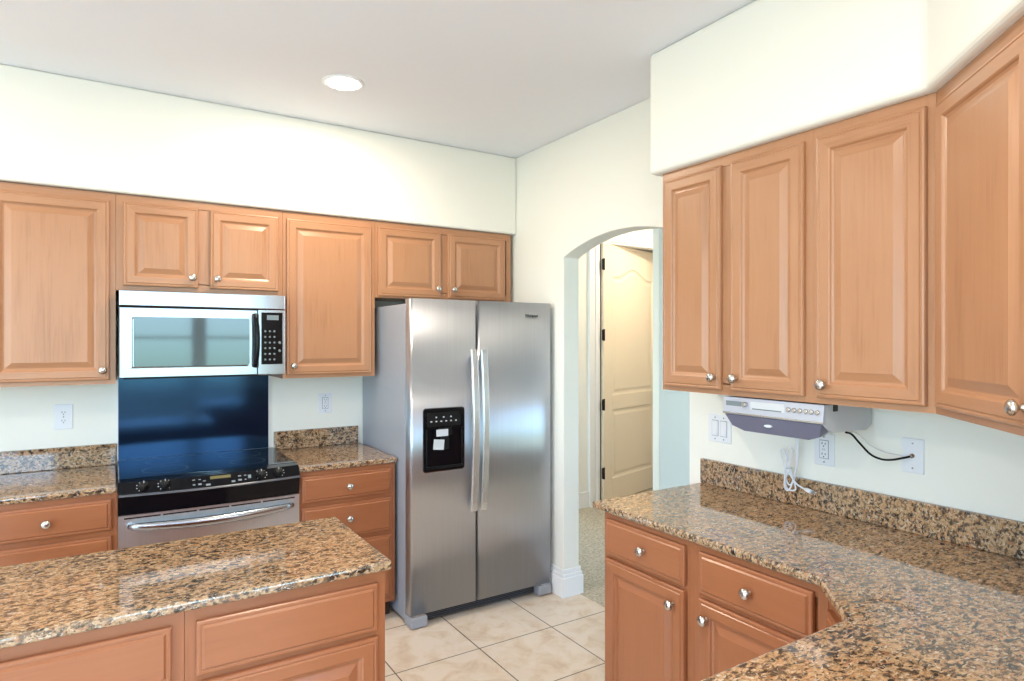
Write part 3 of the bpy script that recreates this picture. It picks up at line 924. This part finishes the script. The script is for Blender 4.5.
# maker's lettering on the right door, set as it stands
def text(body, name, parent, loc, rot, size, m, ext=.0004):
    cu = bpy.data.curves.new(name, 'FONT'); cu.body = body; cu.size = size; cu.extrude = ext; cu.align_x = 'CENTER'; cu.align_y = 'CENTER'
    tmp = bpy.data.objects.new(name, cu); C.objects.link(tmp)
    dg = bpy.context.evaluated_depsgraph_get()
    me = bpy.data.meshes.new_from_object(tmp.evaluated_get(dg))
    bpy.data.objects.remove(tmp)
    me.materials.clear(); me.materials.append(M[m])
    o_ = bpy.data.objects.new(name, me); C.objects.link(o_)
    o_.parent = parent; o_.location = loc; o_.rotation_euler = rot
    return o_
text('Whirlpool', 'lettering', frr, (.780, -.001, 1.705), (PI / 2, 0, 0), .022, 'mblack')

# ---------------------------------------------------------------- wall plates
def plate(label, cat, name, loc, rz, w_, h_, group=None):
    t_ = thing(name, label, cat, loc, rz, group)
    MB().box(-w_ / 2, w_ / 2, -.005, 0, -h_ / 2, h_ / 2).build('face_plate', 'plate', t_, bevel=.0025)
    return t_
def duplex(t_):
    for zc in (.021, -.021):
        r_ = MB().prism([(.0165 * math.cos(2 * PI * k_ / 20), zc + max(-.0135, min(.0135, .0175 * math.sin(2 * PI * k_ / 20)))) for k_ in range(20)], -.0072, -.0048, 'xz').build('socket', 'plate', t_)
        MB().box(-.0075, -.0050, -.0080, -.0070, zc - .001, zc + .007).box(.0050, .0075, -.0080, -.0070, zc - .001, zc + .006).lathe([(.0025, -.0070), (.0025, -.0080)], (0, 0, zc - .0075), seg=10).build('slot', 'slot', r_)
    MB().lathe([(.003, -.005), (.003, -.0065), (.001, -.007)], (0, 0, 0), seg=10).build('screw', 'nickel', t_)
def decora(t_, x=0, gfci=False):
    r_ = MB().box(x - .0165, x + .0165, -.0075, -.0048, -.0335, .0335).build('receptacle' if gfci else 'rocker', 'plate', t_, bevel=.001)
    MB().box(x - .0185, x + .0185, -.0052, -.0049, -.0355, .0355).build('recess', 'lcd', t_)
    for z_ in (.048, -.048):
        MB().lathe([(.003, -.005), (.003, -.0062), (.001, -.0066)], (x, 0, z_), seg=10).build('screw', 'lcd', t_)
    if gfci:
        b_ = MB()
        for zc in (.020, -.020):
            b_.box(x - .0075, x - .0050, -.0083, -.0074, zc - .001, zc + .007).box(x + .0050, x + .0075, -.0083, -.0074, zc - .001, zc + .006).lathe([(.0025, -.0074), (.0025, -.0083)], (x, 0, zc - .0075), seg=10)
        b_.build('slot', 'slot', r_)
        MB().box(x - .007, x - .001, -.0085, -.0074, -.004, .004).box(x + .001, x + .007, -.0085, -.0074, -.004, .004).build('test_button', 'lgrey', r_)
    else:
        MB().prism([(-.0078, -.030), (-.0105, -.030), (-.0078, .0), (-.0076, .030)], x - .0125, x + .0125, 'yz').build('paddle', 'plate', r_)
t_ = plate('white duplex power outlet on the wall left of the range', 'outlet', 'outlet', (-.211, YW - .0005, 1.166), 0, .078, .128); duplex(t_)
t_ = plate('white outlet plate on the wall between splash panel and fridge', 'outlet', 'outlet', (1.119, YW - .0005, 1.166), 0, .082, .124); decora(t_, 0, True)
t_ = plate('white double rocker switch plate on wall left of the radio', 'light switch', 'light_switch', (XW - .0005, 1.902, 1.160), -PI / 2, .124, .124)
decora(t_, -.0235); decora(t_, .0235)
t_ = plate('white safety outlet on the wall below the radio', 'outlet', 'outlet', (XW - .0005, 1.408, 1.138), -PI / 2, .080, .124); decora(t_, 0, True)
t_ = plate('white cable socket plate with black coaxial cable screwed in', 'cable socket', 'cable_socket', (XW - .0005, 1.091, 1.162), -PI / 2, .070, .118)
MB().lathe([(.008, -.005), (.008, -.010), (.0048, -.011), (.0048, -.020)], (0, 0, 0), seg=12).build('connector', 'nickel', t_)
for z_ in (.042, -.042):
    MB().lathe([(.003, -.005), (.003, -.0065), (.001, -.007)], (0, 0, z_), seg=10).build('screw', 'nickel', t_)

# ---------------------------------------------------------------- under-cabinet radio (faces -x)
ra = thing('under_cabinet_radio', 'silver and grey radio CD player hanging under the right wall cabinet', 'radio', (2.005, 1.628, 1.343), -PI / 2)
# local: x 0..0.40 to the right, y 0 front .. .29 back, z down to -.13
MB().prism([(0.004, -.004), (.004, -.066), (.030, -.072), (.30, -.112), (.275, -.130), (.02, -.125)][:0] or [(0, -.003), (0, -.072), (.05, -.100), (.26, -.105), (.292, -.085), (.292, -.003)], .002, .404, 'yz').build('body', 'lgrey', ra, bevel=.004)
fp = MB().prism([(-.004, -.003), (-.012, -.062), (-.008, -.068), (.006, -.068), (.006, -.003)], 0, .406, 'yz').build('front_panel', 'silver', ra, bevel=.002)
MB().box(.0, .406, -.0135, -.008, -.066, -.060).build('trim_line', 'nickel', fp)
# smoked lower front, tapering in to the ends
lo = MB()
top = [(0.004, -.006), (.402, -.006), (.402, .11), (.004, .11)]
v = []
for (x, y, z) in ((.006, -.010, -.069), (.400, -.010, -.069), (.404, .10, -.069), (.002, .10, -.069), (.085, .004, -.128), (.345, .004, -.128), (.350, .085, -.122), (.080, .085, -.122), (.036, .0, -.110), (.385, .0, -.112)):
    v.append(lo.b.verts.new((x, y, z)))
for f_ in ((0, 1, 9, 5, 4, 8), (1, 2, 6, 5, 9), (3, 0, 8, 4, 7), (4, 5, 6, 7), (2, 3, 7, 6), (3, 2, 1, 0)):
    lo.b.faces.new([v[i] for i in f_])
lo.build('disc_door', 'mgrey', ra, bevel=.002, label='smoked violet-grey disc door')
MB().prism([(.195 + .016 * math.cos(2 * PI * k_ / 16), -.097 + .005 * math.sin(2 * PI * k_ / 16)) for k_ in range(16)], -.0095, -.002, 'xz').build('badge', 'white', ra)
def frx(x0_, x1_, z0_, z1_, name_, m_, d_=.0015):
    # on the slightly sloping front panel
    y_ = -.004 + (-.008) * ((-(z0_ + z1_) / 2 - .003) / .059)
    return MB().box(x0_, x1_, y_ - d_, y_ + .002, z0_, z1_).build(name_, m_, fp)
frx(.012, .082, -.036, -.018, 'display', 'lcd')
MB().lathe([(.010, -.006), (.010, -.020), (.008, -.023)], (.100, 0, -.027), seg=16).build('dial', 'nickel', fp)
frx(.122, .262, -.050, -.014, 'cassette_panel', 'lgrey')
frx(.130, .250, -.042, -.038, 'marking', 'lcd', .002)
b = MB()
for i in range(6):
    b.lathe([(.0085, -.006), (.0085, -.0125), (.006, -.0145)], (.278 + i * .0215, 0, -.030), seg=14)
b.build('buttons', 'nickel', fp)
MB().box(.404, .407, .05, .075, -.028, -.004).build('side_port', 'slot', ra)

# ---------------------------------------------------------------- cords
def spline(pts, n=8):
    out = []
    P_ = [Vector(pts[0])] + [Vector(p) for p in pts] + [Vector(pts[-1])]
    for i in range(1, len(P_) - 2):
        p0, p1, p2, p3 = P_[i - 1:i + 3]
        for k_ in range(n):
            t_ = k_ / n
            out.append(0.5 * ((2 * p1) + (-p0 + p2) * t_ + (2 * p0 - 5 * p1 + 4 * p2 - p3) * t_ ** 2 + (-p0 + 3 * p1 - 3 * p2 + p3) * t_ ** 3))
    out.append(P_[-2])
    return out
t_ = thing('power_cord', 'white folded power cord hanging below the radio with its plug', 'power cord', (2.25, 1.50, .97))
def rel(pts): return [(x - 2.25, y - 1.50, z - .97) for x, y, z in pts]
wx = 2.262
b = MB()
b.tube(spline(rel([(2.262, 1.492, 1.234), (2.264, 1.492, 1.18), (2.266, 1.494, 1.10), (2.270, 1.505, 1.03), (2.268, 1.515, .995), (2.262, 1.528, .985), (2.258, 1.538, 1.01), (2.258, 1.530, 1.05), (2.255, 1.512, 1.10), (2.255, 1.510, 1.128), (2.255, 1.525, 1.132), (2.255, 1.532, 1.10), (2.258, 1.520, 1.05), (2.262, 1.505, 1.0), (2.262, 1.500, .972), (2.258, 1.515, .965), (2.255, 1.535, .975), (2.252, 1.540, 1.03), (2.248, 1.530, 1.08), (2.248, 1.545, 1.125), (2.248, 1.555, 1.11), (2.250, 1.545, 1.07), (2.252, 1.520, 1.035), (2.254, 1.495, 1.0), (2.258, 1.470, .985), (2.256, 1.455, .982)])), .0032, seg=8)
b.tube(spline(rel([(2.262, 1.499, 1.234), (2.266, 1.499, 1.15), (2.268, 1.500, 1.06), (2.262, 1.512, 1.0), (2.252, 1.520, .968), (2.246, 1.532, .968), (2.244, 1.535, 1.0), (2.246, 1.520, 1.04)])), .0032, seg=8)
b.build('cord', 'plate', t_)
MB().tube(rel([(2.244, 1.527, 1.052), (2.250, 1.521, 1.052), (2.268, 1.518, 1.052), (2.268, 1.528, 1.050), (2.250, 1.531, 1.048), (2.244, 1.527, 1.052)]), .003, seg=6).build('tie', 'lgrey', t_)
MB().tube(rel([(2.257, 1.458, .983), (2.256, 1.445, .980), (2.255, 1.425, .976)]), [.006, .011, .012], seg=10, flat=.7).build('plug', 'plate', t_)
MB().tube(rel([(2.251, 1.425, .974), (2.250, 1.408, .971)]), .0022, seg=6).tube(rel([(2.261, 1.425, .979), (2.260, 1.408, .976)]), .0022, seg=6).build('prong', 'nickel', t_)
o = MB().tube(spline([(2.16, 1.240, 1.235), (2.19, 1.236, 1.226), (2.215, 1.222, 1.195), (2.235, 1.195, 1.158), (2.25, 1.165, 1.144), (2.262, 1.135, 1.146), (2.278, 1.105, 1.156), (2.292, 1.092, 1.161)]), .0038, seg=8).build('coaxial_cable', 'mblack')
tag(o, 'black coaxial cable looping from the radio to the wall socket', 'cable')
o = MB().tube(spline([(2.20, 1.250, 1.236), (2.24, 1.240, 1.222), (2.27, 1.215, 1.185), (2.295, 1.180, 1.163), (2.306, 1.140, 1.158), (2.306, 1.127, 1.158)]), .0012, seg=6).build('antenna_wire', 'lgrey')
tag(o, 'thin pale wire running behind the black cable on the wall', 'wire')

# ---------------------------------------------------------------- ceiling lights
def downlight(x, y, label):
    t_ = thing('recessed_ceiling_light', label, 'ceiling light', (x, y, CEIL), 0, 'recessed ceiling lights')
    MB().lathe([(.098, 0), (.098, -.004), (.088, -.008), (.078, -.006), (.078, 0)], (0, 0, 0), 'z', seg=32).build('trim_ring', 'trim', t_)
    MB().lathe([(.077, -.001), (.077, -.005), (.05, -.0085), (.01, -.0095)], (0, 0, 0), 'z', seg=32).build('diffuser', 'bulb', t_)
names = ['round recessed light glowing in the ceiling in front of the cabinets', 'added unseen ceiling light above the left end of the range wall', 'added unseen ceiling light left of the island', 'added unseen ceiling light close above the camera', 'added unseen ceiling light behind on the left', 'added unseen ceiling light behind in the middle', 'added unseen ceiling light behind on the right']
for (x, y), n_ in zip(LAMPS, names):
    downlight(x, y, n_)
downlight(4.35, 4.0, 'recessed ceiling light in the hall past the arch')
downlight(4.6, 5.9, 'recessed ceiling light in the room past the hall door')
